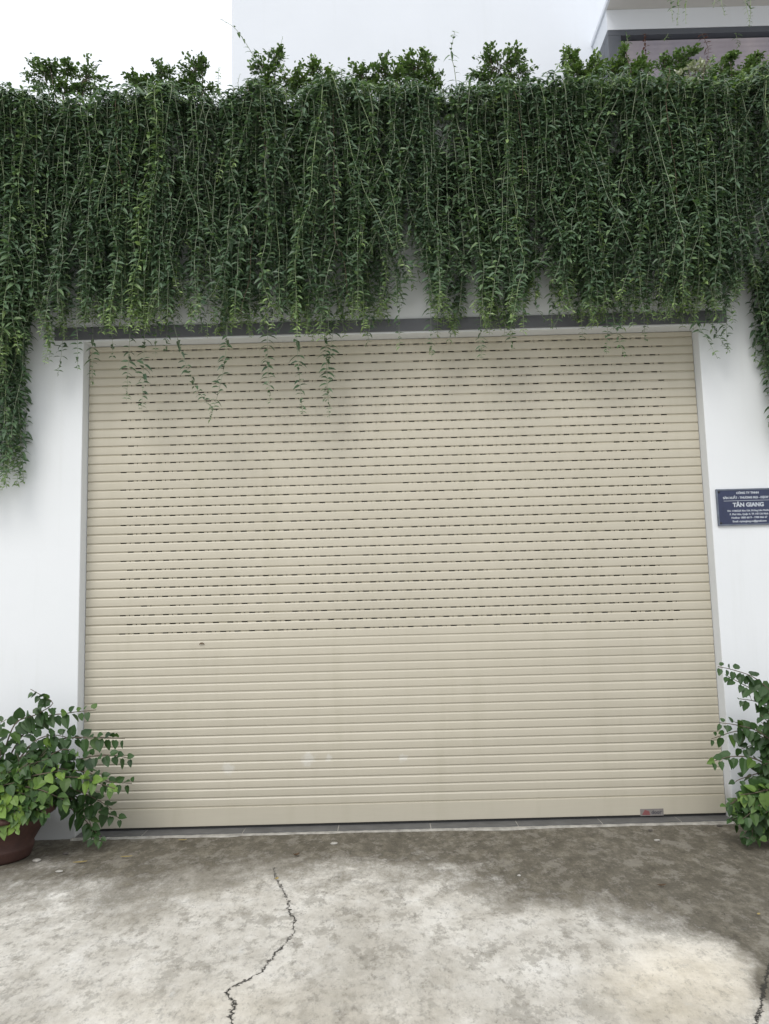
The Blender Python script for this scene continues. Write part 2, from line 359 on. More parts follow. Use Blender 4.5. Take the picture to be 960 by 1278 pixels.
# ------------------------------------------------------------------ garage front
YF = -.0273 * W                                   # wall face
ZT = U(480, 126, -.30)[2]                         # top of the planter
gar = empty('garage'); tag(gar, 'white rendered garage front around the beige roller shutter, planter along its top', 'building')
hw = W / 2
b = Buf(); ZL = H + .0
b.box((-7, YF, -.3), (-hw, .25, ZT - .15)); b.build('pillar', M['wall'], gar, bevel=.006)
b = Buf(); b.box((hw, YF, -.3), (7, .25, ZT - .15)); b.build('pillar', M['wall'], gar, bevel=.006)
b = Buf(); b.box((-hw + .0005, YF + .0004, H), (hw - .0005, .25, ZT - .15)); b.build('lintel', M['wall'], gar, bevel=.004)
# dark painted band above the opening, a hair proud of the render
pl, pr = U(69, 410, YF), U(906, 392, YF)
b = Buf(); b.box((pl[0], YF - .014, H + .012), (pr[0], YF - .0005, H + .105)); b.build('dark_band', M['band'], gar, bevel=.003)
# planter trough
b = Buf(); YP = -.24
b.box((-7, YP, ZT - .42), (7, YP + .06, ZT - .05)); b.box((-7, .32, ZT - .42), (7, .38, ZT - .05)); b.box((-7, YP + .06, ZT - .42), (7, .32, ZT - .36))
b.build('planter_trough', M['wall'], gar)
b = Buf(); b.box((-7, YP + .062, ZT - .355), (7, .318, ZT - .09)); b.build('planter_soil', M['soil'], gar)
b = Buf(); b.box((-7, .385, ZT - .55), (7, 2.93, ZT - .40)); b.build('roof_slab', M['soffit'], gar)
b = Buf()                                          # unlit room behind the shutter
b.box((-hw - .1, 3.0, -.1), (hw + .1, 3.1, H + .3)); b.box((-hw - .2, .251, -.1), (-hw - .1, 3.1, H + .3)); b.box((hw + .1, .251, -.1), (hw + .2, 3.1, H + .3))
b.box((-hw - .2, .251, H + .3), (hw + .2, 3.1, H + .4)); b.box((-hw - .2, .251, -.1), (hw + .2, 3.1, .004))
b.build('garage_interior', M['dark'], gar)
# threshold: tiles with joints
b = Buf(); g = Buf(); x = -hw + .004; joint = [G(p, 1046)[0] for p in (176, 300, 420, 540, 655, 768, 876)]
xs_ = [-hw + .002] + joint + [hw - .002]
for a0, a1 in zip(xs_[:-1], xs_[1:]): b.box((a0 + .003, -.135, -.05), (a1 - .003, .22, .014))
g.box((-hw + .001, -.133, -.05), (hw - .001, .22, .0115)); 
rr_ = random.Random(5); n_ = 160; V = []
for i in range(n_ + 1):
    x = -hw - .02 + (2 * hw + .04) * i / n_; yy = -.165 - .035 * noise.fractal(Vector((x * 2.2, 0, 4)), 1, 2, 4) - rr_.uniform(0, .008)
    V += [(x, -.1352, .0075 + rr_.uniform(-.001, .001)), (x, yy + .012, .007), (x, yy, -.006)]
g.add(V, [(3 * i + k, 3 * i + k + 3, 3 * i + k + 4, 3 * i + k + 1)[::-1] for i in range(n_) for k in range(2)])
b.build('threshold_tiles', M['tile'], gar, bevel=.002); g.build('threshold_mortar', M['grout'], gar)

# roller shutter: slats, with rows of real vent slots in the joints of its upper part
BAR = .155; ZB = .030; NL = 20; ZD = 1.37; PU = .06525; PL = (ZD - BAR) / NL
sh = Buf(); rs = random.Random(3)
def strip(x0, x1, prof, t=.5, bow=0.0):
    xs = [x0, x1] if not bow else list(np.linspace(x0, x1, 9)); n = len(prof); V = []
    for x in xs:
        f = 1 - ((x - (x0 + x1) / 2) / ((x1 - x0) / 2)) ** 2 if bow else 0
        V += [(x, y - bow * f, z) for y, z in prof]
    sh.add(V, [(a * n + i, (a + 1) * n + i, (a + 1) * n + i + 1, a * n + i + 1) for a in range(len(xs) - 1) for i in range(n - 1)], t)
def joint(z, slotted, k):
    pr_ = [(.0012, z - .0015), (.0012, z + .0076)]; x = -hw + .003; t = .08 if slotted else .24
    if slotted:
        per = .1035; dl = .043; xa = -hw + .245 + (per / 2 if k % 2 else 0) + rs.uniform(-.004, .004); xe = hw - .215
        while xa < xe - .02:
            strip(x, xa, pr_, t); x = xa + dl
            if rs.random() < .05: strip(xa, xa + dl, pr_, t)                      # a few slots are closed up
            elif xa + .085 < xe and rs.random() < .8:                             # a small drain hole after the slot
                strip(x, xa + .066, pr_, t); x = xa + .073
            xa += per
    strip(x, hw - .003, pr_, t)
slats = [(BAR + k * PL, BAR + (k + 1) * PL, False, k) for k in range(NL)]
z = ZD; k = 0
while z < H - .002: slats.append((z, min(z + PU, H - .001), True, k)); z += PU; k += 1
for z, z2, up, k in slats:
    p_ = z2 - z; tt = min(.95, max(.25, .55 + rs.gauss(0, .09))); bw = rs.uniform(-.0008, .0012)
    dz = rs.gauss(0, .0004)
    strip(-hw + .003, hw - .003, [(.004, z + .0068), (-.0026, z + .0072 + dz), (-.0038 if not up else -.0042, z + .010 + dz), (-.0044 if not up else -.0050, z + p_ * .5), (-.0044, z + p_ * .84), (-.0012, z2 - .0045), (.0016, z2 - .001)], tt, bw)
    joint(z, up, k)
sho = sh.build('roller_shutter', M['shutter'], gar); tag(sho, 'closed beige slatted roller shutter')
b = Buf(); b.box((-hw + .003, -.010, ZB), (hw - .003, .012, BAR - .0015)); bar = b.build('bottom_bar', M['shutter'], sho, bevel=.003)
b = Buf(); b.box((-hw + .006, -.004, .016), (hw - .006, .010, ZB - .001)); b.build('seal_in_gap', M['rubber'], sho)  # seal strip; its black also paints the dark gap under the bar
def text_mesh(name, txt, size, loc, m, parent, align='CENTER', depth=.0006, sx=1.0, bold=0.0):
    c = bpy.data.curves.new(name, 'FONT'); c.body = txt; c.size = size; c.align_x = align; c.align_y = 'CENTER'; c.extrude = depth; c.offset = bold; c.resolution_u = 3
    t = bpy.data.objects.new(name, c); COL.objects.link(t)
    dg = bpy.context.evaluated_depsgraph_get(); me = bpy.data.meshes.new_from_object(t.evaluated_get(dg)); bpy.data.objects.remove(t); bpy.data.curves.remove(c)
    me.transform(Matrix.Rotation(rad(90), 4, 'X') @ Matrix.Diagonal((sx, 1, 1, 1)))
    if not me.materials: me.materials.append(m)
    else: me.materials[0] = m
    o = bpy.data.objects.new(name, me); COL.objects.link(o); o.location = loc; o.parent = parent; return o
s0, s1 = U(799.5, 1018.5, -.012), U(828, 1009, -.012)
b = Buf(); b.box((s0[0], -.0125, s0[2]), (s1[0], -.0102, s1[2])); st = b.build('sticker', M['sticker'], sho); tag(st, 'small silver maker sticker with red mark')
ww = s1[0] - s0[0]; hh = s1[2] - s0[2]
b = Buf(); b.add([(s0[0] + ww * .06, -.0131, s0[2] + hh * .15), (s0[0] + ww * .42, -.0131, s0[2] + hh * .12), (s0[0] + ww * .38, -.0131, s0[2] + hh * .7), (s0[0] + ww * .2, -.0131, s0[2] + hh * .88)], [(0, 1, 2, 3)])
b.build('printed_mark', M['sticker_red'], sho)
text_mesh('lettering', 'door', hh * .75, (s0[0] + ww * .69, -.0135, s0[2] + hh * .5), M['sticker_ink'], sho, bold=.0005)

# small brown insect-like speck clinging to a slat
p = U(252, 803, -.012); b = Buf()
b.tube(np.array([p + (-.016, 0, -.006), p + (-.004, -.004, .004), p + (.008, -.003, .003), p + (.017, 0, -.008)]), .004, .003, 5)
b.tube(np.array([p + (0, -.003, .004), p + (.001, -.002, -.010)]), .003, .002, 4)
o = b.build('speck', M['dry_brown'], None, origin=p); tag(o, 'tiny brown dried scrap stuck on the shutter just under the lowest slotted row', 'scrap')

# ------------------------------------------------------------------ company plaque
q0 = U(896.8, 656.2, YF - .012); q1 = U(893.5, 611, YF - .012); zc0, zc1 = q0[2], q1[2]; x0 = (q0[0] + q1[0]) / 2; x1 = x0 + (U(973, 634, YF)[0] - U(895, 634, YF)[0])
xc = (x0 + x1) / 2; zc = (zc0 + zc1) / 2; sw, shh = x1 - x0, zc1 - zc0
plq = empty('plaque', (xc, YF, zc)); tag(plq, 'navy blue company plaque with pale lettering on the right white pillar', 'sign')
b = Buf(); b.box((-sw / 2, -.014, -shh / 2), (sw / 2, -.001, shh / 2)); b.build('panel', M['sign'], plq, bevel=.002)
b = Buf(); e = .009
for a_, c_ in (((-sw/2 - .001, -shh/2 - .001), (sw/2 + .001, -shh/2 + e)), ((-sw/2 - .001, shh/2 - e), (sw/2 + .001, shh/2 + .001)), ((-sw/2 - .001, -shh/2 + e), (-sw/2 + e, shh/2 - e)), ((sw/2 - e, -shh/2 + e), (sw/2 + .001, shh/2 - e))):
    b.box((a_[0], -.0175, a_[1]), (c_[0], -.0005, c_[1]))
b.build('border', M['sign_edge'], plq)
for (bx_, bz_) in ((-1, 1), (1, 1), (-1, -1), (1, -1)):
    b = Buf(); b.lathe([(.0, .0), (.008, .0), (.009, .003), (.006, .006), (0, .007)], 12)
    v = np.concatenate(b.v); b.v = [np.stack([v[:, 0], -v[:, 2], v[:, 1]], 1) + (bx_ * (sw / 2 - .018), -.0145, bz_ * (shh / 2 - .018))]
    b.build('bolt', M['bolt'], plq)
for txt, fz, sz, bd in (('CÔNG TY TNHH', .385, .021, .0008), ('SẢN XUẤT - THƯƠNG MẠI - DỊCH VỤ', .255, .0205, .0008), ('TÂN GIANG', .055, .040, .0016), ('ĐC: 1158/22/5 Khu 524, Đường Liên Phường', -.105, .0165, .0005),
                    ('P. Phú Hữu, Quận 9, TP. Hồ Chí Minh', -.20, .0175, .0005), ('Hotline: 1800 6619 - 1900 066 67', -.295, .0185, .0005), ('Email: ctytangiang.co@gmail.com', -.395, .018, .0005)):
    text_mesh('lettering', txt, sz, (0, -.0148, fz * shh), M['sign_text'], plq, bold=bd)
b = Buf(); b.box((-sw * .39, -.0152, .17 * shh), (sw * .39, -.0142, .17 * shh + .0025)); b.build('rule_line', M['sign_text'], plq)

# ------------------------------------------------------------------ house behind
hs = empty('house', (0, 0, 0)); YH = 2.95; YB = 2.35
tag(hs, 'tall pale house behind the planter with a projecting grey framed bay at right', 'house')
xl = U(289.5, 55, YH)[0]
b = Buf(); b.box((xl, YH, -.2), (14, YH + 9, 13)); b.build('wall', M['house'], hs)
xb = U(757.5, 25, YB)[0]; zs = U(760, 12, YB)[2]; zf1 = U(760, 37.5, YB)[2]; zf0 = U(790, 43.5, YB)[2]
b = Buf(); b.box((xb, YB, zf1 + .002), (14, YH - .001, zs - .001)); b.build('bay_wall', M['house'], hs)
b = Buf(); b.box((xb - .02, .9, zs), (14, YH - .001, zs + .05)); b.build('balcony', M['house'], hs)
b = Buf(); b.box((xb + .005, .925, zs - .004), (14, YB - .002, zs - .0005)); b.build('soffit_shade_sheet', M['soffit'], hs)  # thin added sheet, its darker colour carries the shade under the balcony
xp = U(775.5, 50, YB)[0]
b = Buf(); b.box((xb, YB, zf0), (14, YB + .16, zf1)); b.box((xb, YB, ZT - .9), (xp, YB + .16, zf0 - .0005)); b.box((xb, YB + .1605, ZT - .9), (xb + .06, YH - .001, zf1))
b.build('bay_frame', M['frame_grey'], hs, bevel=.004)
b = Buf(); z = ZT - .9; i = 0
while z < zf0 - .06:
    b.add([(xp, YB + .10, z), (14, YB + .10, z), (xp, YB + .076, z + .05), (14, YB + .076, z + .05), (xp, YB + .10, z + .056), (14, YB + .10, z + .056)], [(0, 1, 3, 2), (2, 3, 5, 4)]); z += .056
b.box((xp, YB + .1005, ZT - .9), (14, YB + .155, zf0)); bl = b.build('slatted_blind', M['blind'], hs); tag(bl, 'pinkish lilac slatted blind')

# ------------------------------------------------------------------ creeper
def strand_leaves(lb, path, tip_young=.5, size=1.0, r=random, density=1.0, base_t=.35, lo=0.0, tw=.03):
    """opposite leaf pairs up a hanging stem"""
    seg = np.linalg.norm(np.diff(path, axis=0), axis=1); cum = np.concatenate([[0], np.cumsum(seg)]); T = cum[-1]
    s = lo; B = []; Dv = []; Nr = []; Ls = []; Ti = []; Dr = []
    ph = r.uniform(0, 6.28)
    while s < T:
        f = s / T
        p = np.array([np.interp(s, cum, path[:, k]) for k in range(3)]); q = np.array([np.interp(min(s + .02, T), cum, path[:, k]) for k in range(3)])
        ax = q - p if s < T - .001 else path[-1] - path[-2]; ax /= np.linalg.norm(ax) + 1e-9
        from_tip = T - s; young = max(0, 1 - from_tip / .22)
        L = size * r.uniform(.048, .076) * (1 - .52 * young)
        ph += r.choice((.25, 1.57, .6)) * r.uniform(.5, 1.3)
        for k in (0, math.pi):
            if r.random() > density: continue
            a = ph + k + r.uniform(-.35, .35)
            out = np.array([math.cos(a), math.sin(a) * .85, 0.0])
            if out[1] > .25 and r.random() < .5: out[1] = -out[1]
            el = r.gauss(.12, .28)
            d = out * math.cos(el) + np.array([0, 0, math.sin(el)]) - ax * (.0)
            nr = np.array([r.gauss(0, .3), r.gauss(-.75, .35), .85])
            B.append(p); Dv.append(d); Nr.append(nr); Ls.append(L); Dr.append(r.uniform(.25, .75))
            Ti.append(min(1, max(0, base_t + r.gauss(0, .13) + tip_young * young)))
        s += tw * r.uniform(.7, 1.3) * (1 - .45 * young)
    if B:
        Ls = np.array(Ls); leaves(lb, np.array(B), np.array(Dv), np.array(Nr), Ls, Ls * .40, np.array(Ti), 'lance', np.array(Dr), .14)
def hang_path(x, y, ztop, zbot, slant=0, r=random, root=None):
    c = []
    if root is not None: c += [np.array(root)]
    c.append(np.array([x, y, ztop])); L = ztop - zbot; n = max(2, int(L / .22)); ox = 0; oy = 0
    for i in range(1, n + 1):
        ox += r.gauss(0, .024); oy += r.gauss(0, .016)
        c.append(np.array([x + slant * i / n + ox, y + oy, ztop - L * i / n]))
    return smooth_path(c, .035)
BOT = [(-300, 560), (-20, 470), (30, 440), (48, 402), (70, 398), (100, 394), (150, 392), (200, 390), (250, 392), (300, 396), (330, 388), (345, 372), (358, 378), (380, 396), (420, 398), (440, 390), (470, 388), (488, 370), (498, 290), (514, 292), (522, 365), (540, 392),
       (575, 398), (610, 388), (640, 396), (656, 376), (672, 346), (684, 348), (696, 380), (740, 388), (790, 384), (830, 374), (860, 378), (885, 372), (902, 345), (920, 338), (936, 372), (950, 430), (1000, 520), (1300, 560)]
def px_of(x, y, z):
    d = np.array([x, y, z]) - CAMP; zc = d @ CF; return 480 + FPX * (d @ CR) / zc, 639 - FPX * (d @ CU) / zc

cur = empty('creeper', (0, YP, ZT - .1)); CO = np.array([0, YP, ZT - .1])
tag(cur, 'dense curtain of dark green creeper hanging from the planter above the roller shutter', 'creeper')
def local(buf, o): buf.v = [v - o for v in buf.v]; return buf
def make_strand(thing_o, org, path, kw, rad_=.0034, young=False, brown=False):
    b = Buf(); b.tube(path, rad_, rad_ * .45, 4)
    s_ = local(b, org).build('strand', M['stem_brown'] if brown else (M['stem_young'] if young else M['stem']), thing_o, True)
    lb = Buf(); strand_leaves(lb, path, **kw)
    if lb.n: local(lb, org).build('leaves', M['vine'], s_, False)
    return s_
mass_l = Buf(); mass_s = Buf(); R = random.Random(11)
def zb_at(px, y, yv): return U(px, yv, y)[2]
x_lo, x_hi = U(-60, 250, -.5)[0], U(1010, 250, -.5)[0]
front = []
NST = 880
for i in range(NST):
    x = x_lo + (x_hi - x_lo) * (i + R.uniform(-.6, .6)) / NST
    lay = R.random(); y = -.27 - .22 * lay if R.random() < .74 else R.uniform(-.27, -.17)
    px, _ = px_of(x, y, ZT - .8); yb = lerp_tab(BOT, px) + R.gauss(10, 11)
    zb = zb_at(px, y, yb)
    u = R.random()
    if u < .27: zb = zb + (ZT - zb) * R.uniform(.06, .7)
    cn = noise.fractal(Vector((x * 3.6, 3.3, 0)), 1, 2, 3); y -= .13 * cn; zb += .10 * noise.fractal(Vector((x * 5.2, 5.5, 0)), 1, 2, 3)
    zt = ZT + R.gauss(.0, .05) - (lay - .5) * .05 + .05 * noise.fractal(Vector((x * 1.6, 8, 0)), 1, 2, 3)
    slant = R.gauss(0, .07) if R.random() < .70 else R.gauss(0, .42)
    for f_ in (.6, 1.0):
        p2, _ = px_of(x + slant * f_, y, ZT - 1.0); zb = max(zb, zb_at(p2, y, lerp_tab(BOT, p2) + 24))
    root = (x - R.gauss(0, .15), R.uniform(-.2, .15), ZT - R.uniform(.02, .1))
    path = hang_path(x, y, zt, zb, slant, R, root)
    # neighbouring strands wind round one another and gather into ropes as they come down
    fz = np.clip((zt - path[:, 2]) / 1.2, 0, 1.2)
    gx = np.array([noise.fractal(Vector((p[0] * 3.1, 7.7, p[2] * .9)), 1, 2, 3) for p in path]); gy = np.array([noise.fractal(Vector((p[0] * 3.1, 17.7, p[2] * 1.6)), 1, 2, 3) for p in path])
    path[:, 0] += .085 * gx * fz; path[:, 1] -= .06 * gy * fz
    path[:, 1] = np.minimum(path[:, 1], np.where(path[:, 2] < ZT - .1, -.155, path[:, 1]))
    front.append((y, zb, path))
front.sort(key=lambda t: t[0])
for k, (y, zb, path) in enumerate(front):
    tn = .16 * noise.fractal(Vector((path[-1][0] * 2.6, 1, path[-1][2] * 2)), 1, 2, 3); kw = dict(tip_young=R.uniform(.3, .7), r=R, base_t=min(.8, max(.1, R.uniform(.2, .5) + tn + (.2 if R.random() < .1 else 0))), tw=R.uniform(.024, .036), size=R.uniform(.78, 1.12), density=R.uniform(.82, 1))
    if k < 68: make_strand(cur, CO, path, kw, R.uniform(.0022, .0034), R.random() < .4, R.random() < .05)
    else:
        mass_s.tube(path, .003, .0016, 3); strand_leaves(mass_l, path, **kw)
# leaf litter of the crest: short arching shoots on top of the planter
for i in range(620):
    x = R.uniform(x_lo, x_hi); y = R.uniform(-.46, .1); z = ZT + R.uniform(-.15, .03) + .05 * noise.fractal(Vector((x * 1.6, 8, 0)), 1, 2, 3) - max(0, -.30 - y) * .35
    d = np.array([R.gauss(0, .5), R.gauss(-.5, .4), R.uniform(.2, .8)]); L = R.uniform(.08, .17) if R.random() < .85 else R.uniform(.15, .26)
    p0 = np.array([x, y, z]); p1 = p0 + d * L * .6; p2 = p1 + np.array([d[0] * .4, d[1] * .6, -.1 if R.random() < .7 else .4]) * L
    path = smooth_path([p0, p1, p2], .03); mass_s.tube(path, .0025, .0012, 3); strand_leaves(mass_l, path, .3, R.uniform(.7, .95), R, 1, R.uniform(.4, .72), 0, .024)
o = local(mass_s, CO).build('stems', M['stem'], cur, True); tag(o, kind='stuff'); o = local(mass_l, CO).build('foliage', M['vine'], cur); tag(o, kind='stuff')
# the trailing strands that fall below the curtain, in front of band, shutter and pillars
DANG = [((66, 380), (64, 420), (61, 452)), ((78, 380), (78, 430), (72, 470)), ((96, 380), (97, 425), (97, 462)), ((116, 375), (116, 430), (115, 482)), ((137, 360), (140, 410), (141, 448)), ((163, 380), (161, 440), (158, 500)),
        ((181, 370), (180, 440), (177, 512)), ((196, 370), (195, 410), (194, 445)), ((214, 360), (209, 410), (207, 436)), ((216, 380), (224, 430), (243, 480), (266, 512)), ((284, 370), (282, 440), (273, 488), (262, 524)), ((336, 340), (334, 430), (337, 503)),
        ((354, 380), (350, 410), (331, 418)), ((370, 330), (371, 430), (378, 517)), ((403, 370), (407, 440), (411, 522)), ((427, 360), (415, 420), (405, 500)), ((460, 370), (462, 400), (459, 428)), ((500, 350), (498, 400), (499, 434)), ((538, 350), (538, 410), (539, 446)),
        ((575, 370), (568, 405), (560, 425)), ((600, 340), (600, 400), (601, 448)), ((634, 320), (636, 390), (639, 438)), ((690, 350), (698, 390), (690, 410)), ((722, 360), (726, 400), (727, 424)), ((755, 370), (758, 410), (757, 442)), ((762, 370), (770, 415), (780, 446)),
        ((805, 360), (804, 400), (806, 426)), ((848, 350), (868, 400), (884, 425), (896, 448)), ((866, 340), (885, 390), (893, 414), (909, 436)), ((905, 350), (906, 390), (908, 440)), ((668, 370), (670, 385), (682, 400)), ((835, 330), (842, 370), (838, 404)), ((880, 330), (890, 380), (889, 412)), ((897, 330), (901, 375), (903, 418)), ((915, 330), (912, 370), (915, 402)), ((858, 320), (862, 370), (866, 412)), ((890, 320), (886, 372), (880, 404)), ((908, 320), (905, 368), (898, 402)), ((846, 330), (850, 378), (852, 408)), ((818, 330), (822, 375), (820, 402)), ((780, 330), (778, 372), (776, 404)), ((610, 330), (614, 380), (612, 408)), ((470, 330), (476, 376), (474, 406)), ((310, 330), (312, 380), (309, 412)), ((256, 330), (250, 380), (252, 414))]
for i, pts in enumerate(DANG):
    yy = R.uniform(-.40, -.24)
    c = [U(pts[0][0] + R.uniform(-12, 12), pts[0][1] - 130, yy)] + [U(px, py, yy) for px, py in pts]
    make_strand(cur, CO, smooth_path(c, .03), dict(tip_young=.3, r=R, base_t=R.uniform(.12, .34), size=.95, tw=.034, density=.92), R.uniform(.002, .0028))

def column(name, label, pxs, top, bot_tab, n, ylo, yhi):
    org = U(pxs[0] * .5 + pxs[1] * .5, top, -.3); t = empty(name, org); tag(t, label, 'creeper')
    ms, ml = Buf(), Buf(); fr = []
    for i in range(n):
        px = pxs[0] + (pxs[1] - pxs[0]) * (i + R.uniform(-.4, .4)) / n; y = R.uniform(ylo, yhi)
        yb = lerp_tab(bot_tab, px) + R.gauss(-10, 12)
        if R.random() < .25: yb -= R.uniform(20, 130)
        p0 = U(px, top, y); zb = U(px, yb, y)[2]; fr.append((y, hang_path(p0[0], y, p0[2], zb, R.gauss(0, .02), R)))
    fr.sort(key=lambda q: q[0])
    for k, (y, path) in enumerate(fr):
        kw = dict(tip_young=.4, r=R, base_t=R.uniform(.2, .45), tw=.03)
        if k < 8: make_strand(t, org, path, kw, .0034, R.random() < .4)
        else: ms.tube(path, .003, .0016, 3); strand_leaves(ml, path, **kw)
    tag(local(ms, org).build('stems', M['stem'], t, True), kind='stuff'); tag(local(ml, org).build('foliage', M['vine'], t), kind='stuff'); return t
column('creeper', 'long creeper column hanging far down the left white pillar', (-120, 42), 330, [(-150, 618), (0, 622), (14, 616), (24, 604), (36, 592), (42, 560)], 72, -.36, -.15)
column('creeper', 'creeper column hanging down the right edge above the blue plaque', (939, 1080), 330, [(938, 440), (946, 520), (955, 555), (980, 570), (1100, 580)], 62, -.36, -.15)

# ------------------------------------------------------------------ shrubs on the planter
def shrub(label, clumps, stem_px, yv, n=1.0, material='shrub', base_t=.42, size=.030):
    bx = U(stem_px, 120, yv); base = np.array([bx[0], yv, ZT - .1]); t = empty('shrub', base); tag(t, label, 'shrub', 'shrubs along the top of the planter')
    sb = Buf(); lb = Buf(); org = base; B = []; D_ = []; Nn = []; Ls = []; Ti = []
    for (cx, cy, rx, ry) in clumps + [(stem_px - 8, 113, 17, 7), (stem_px + 12, 115, 15, 6)]:
        c = U(cx, cy, yv); mpp = np.linalg.norm(U(cx + 1, cy, yv) - c) * 1.08; rx_, rz_ = rx * mpp, ry * mpp; c = c + np.array([0, 0, .02])
        q = base + np.array([R.gauss(0, .02), R.gauss(0, .02), 0])
        sb.tube(smooth_path([q, (q + c) / 2 + np.array([R.gauss(0, .02), 0, 0]), c], .05), .008, .003, 5)
        nt_ = int(11 * n * (rx_ * rz_ / .01) ** .6) + 5
        for _ in range(nt_):
            v = np.array([R.gauss(0, 1), R.gauss(0, 1), R.gauss(0.15, 1)]); v /= np.linalg.norm(v); rr = R.uniform(.55, 1.28)
            tip = c + v * rr * np.array([rx_, max(rx_, .09), rz_]); sb.tube(smooth_path([c + (tip - c) * .1, (c + tip) / 2 + np.array([0, 0, .01]), tip], .04), .0025, .001, 3)
            for _k in range(int(15 * min(1.3, max(.7, n)))):
                f = R.uniform(.35, 1.05); p = c + (tip - c) * f + np.array([R.gauss(0, .012) for _ in range(3)])
                d = v + np.array([R.gauss(0, .8), R.gauss(0, .8), R.gauss(.1, .6)])
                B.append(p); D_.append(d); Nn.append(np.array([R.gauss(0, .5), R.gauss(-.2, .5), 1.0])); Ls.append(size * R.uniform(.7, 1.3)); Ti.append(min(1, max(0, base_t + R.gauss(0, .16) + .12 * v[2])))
    Ls = np.array(Ls); leaves(lb, np.array(B), np.array(D_), np.array(Nn), Ls, Ls * .55, np.array(Ti), 'oval', .1, .12)
    local(sb, org).build('branches', M['bark'], t, True); local(lb, org).build('crown', M[material], t); return t
SHR = [('dark round twin-headed shrub furthest left against the white sky', [(55, 96, 20, 18), (85, 90, 10, 8), (108, 102, 22, 20), (62, 84, 10, 8)], 85, 0, .42),
       ('small shrub with three ragged heads against the white sky', [(172, 108, 12, 10), (203, 93, 12, 13), (208, 112, 16, 10)], 195, -.05, .36),
       ('two-pronged dark shrub just left of where the pale house wall begins', [(243, 92, 17, 14), (236, 108, 18, 9), (252, 84, 8, 7)], 242, 0, .36),
       ('tall dark shrub just right of the pale house corner, leaning up to a point', [(331, 92, 18, 17), (344, 74, 10, 12), (330, 108, 22, 10)], 335, .0, .42),
       ('low light green shrub beside the pointed shrub near the house corner', [(372, 103, 26, 12), (396, 92, 16, 10), (410, 104, 20, 9)], 385, -.05, .58),
       ('loose leafy shrub in the middle left half of a long pair', [(452, 98, 18, 14), (478, 92, 18, 16), (496, 102, 16, 12)], 470, .0, .50),
       ('upright leafy shrub right half of the long pair beside the thin single shoot', [(520, 90, 19, 16), (533, 76, 9, 11), (540, 100, 17, 12), (508, 84, 10, 10)], 525, .02, .50),
       ('compact dark round shrub standing alone before the bare pale wall', [(622, 88, 24, 18), (642, 72, 13, 11), (612, 72, 9, 8), (648, 96, 16, 9), (600, 98, 12, 7)], 628, 0, .44),
       ('slim light shrub left of the grey bay frame', [(715, 80, 10, 12), (718, 96, 14, 10), (709, 74, 6, 7)], 716, -.02, .55),
       ('bushy yellow green shrub in front of the grey bay frame corner', [(746, 86, 16, 14), (763, 94, 18, 12), (774, 84, 10, 8), (735, 100, 14, 8)], 757, 0, .56),
       ('ragged tall shrub before the left end of the lilac blind', [(797, 88, 11, 12), (806, 98, 12, 10), (788, 100, 12, 9), (781, 66, 5, 6)], 796, -.06, .52),
       ('dark shrub with a flat head in front of the lilac blind', [(844, 82, 18, 9), (860, 72, 10, 8), (828, 80, 8, 5), (848, 94, 9, 7)], 846, .02, .44),
       ('dense dark shrub near the right edge before the lilac blind', [(900, 92, 15, 11), (912, 78, 6, 7), (892, 102, 14, 7)], 900, 0, .46),
       ('shrub at the far right corner with a raised light green tip', [(938, 88, 11, 10), (943, 74, 5, 7), (928, 100, 15, 7), (962, 94, 14, 11)], 938, -.03, .52)]
for lab, cl_, sx_, yv, bt in SHR: shrub(lab, cl_, sx_, yv, 1.5, 'shrub', bt + .08)
shrub('pale cream variegated shrub low between two dark shrubs at right', [(868, 92, 15, 8), (848, 100, 10, 6), (880, 84, 6, 5)], 866, -.16, .8, 'varieg', .6, .034)

def shoot(label, pxs, yv, leafy=.8, size=.8):
    c = [U(px, py, yv) for px, py in pxs]; org = np.array([c[0][0], yv, c[0][2]]); t = empty('shoot', org); tag(t, label, 'shoot', 'thin shoots rising above the planter')
    path = smooth_path(c, .03); b = Buf(); b.tube(path, .003, .0014, 4); local(b, org).build('stem', M['stem'], t, True)
    lb = Buf(); strand_leaves(lb, path, .1, size, R, leafy, .45, .05, .05); local(lb, org).build('leaves', M['vine'], t)
shoot('thin upright leafy shoot rising alone between two shrubs against the pale wall', [(570, 108), (567, 85), (563, 65), (568, 38)], -.1, .9, 1.05)
shoot('long arching sparse shoot crossing the left edge of the pale house wall', [(338, 105), (318, 72), (303, 48), (292, 34), (276, 24)], -.05, .7, 1.15)
shoot('wispy shoot above the pointed shrub', [(345, 80), (349, 62), (353, 46)], 0, .6, .5)
shoot('wispy shoot above the low light green shrub', [(392, 100), (393, 84), (391, 70)], 0, .6, .5)
shoot('short shoot between the light sky and the house corner', [(300, 118), (297, 104), (300, 92)], -.15, .7, .6)

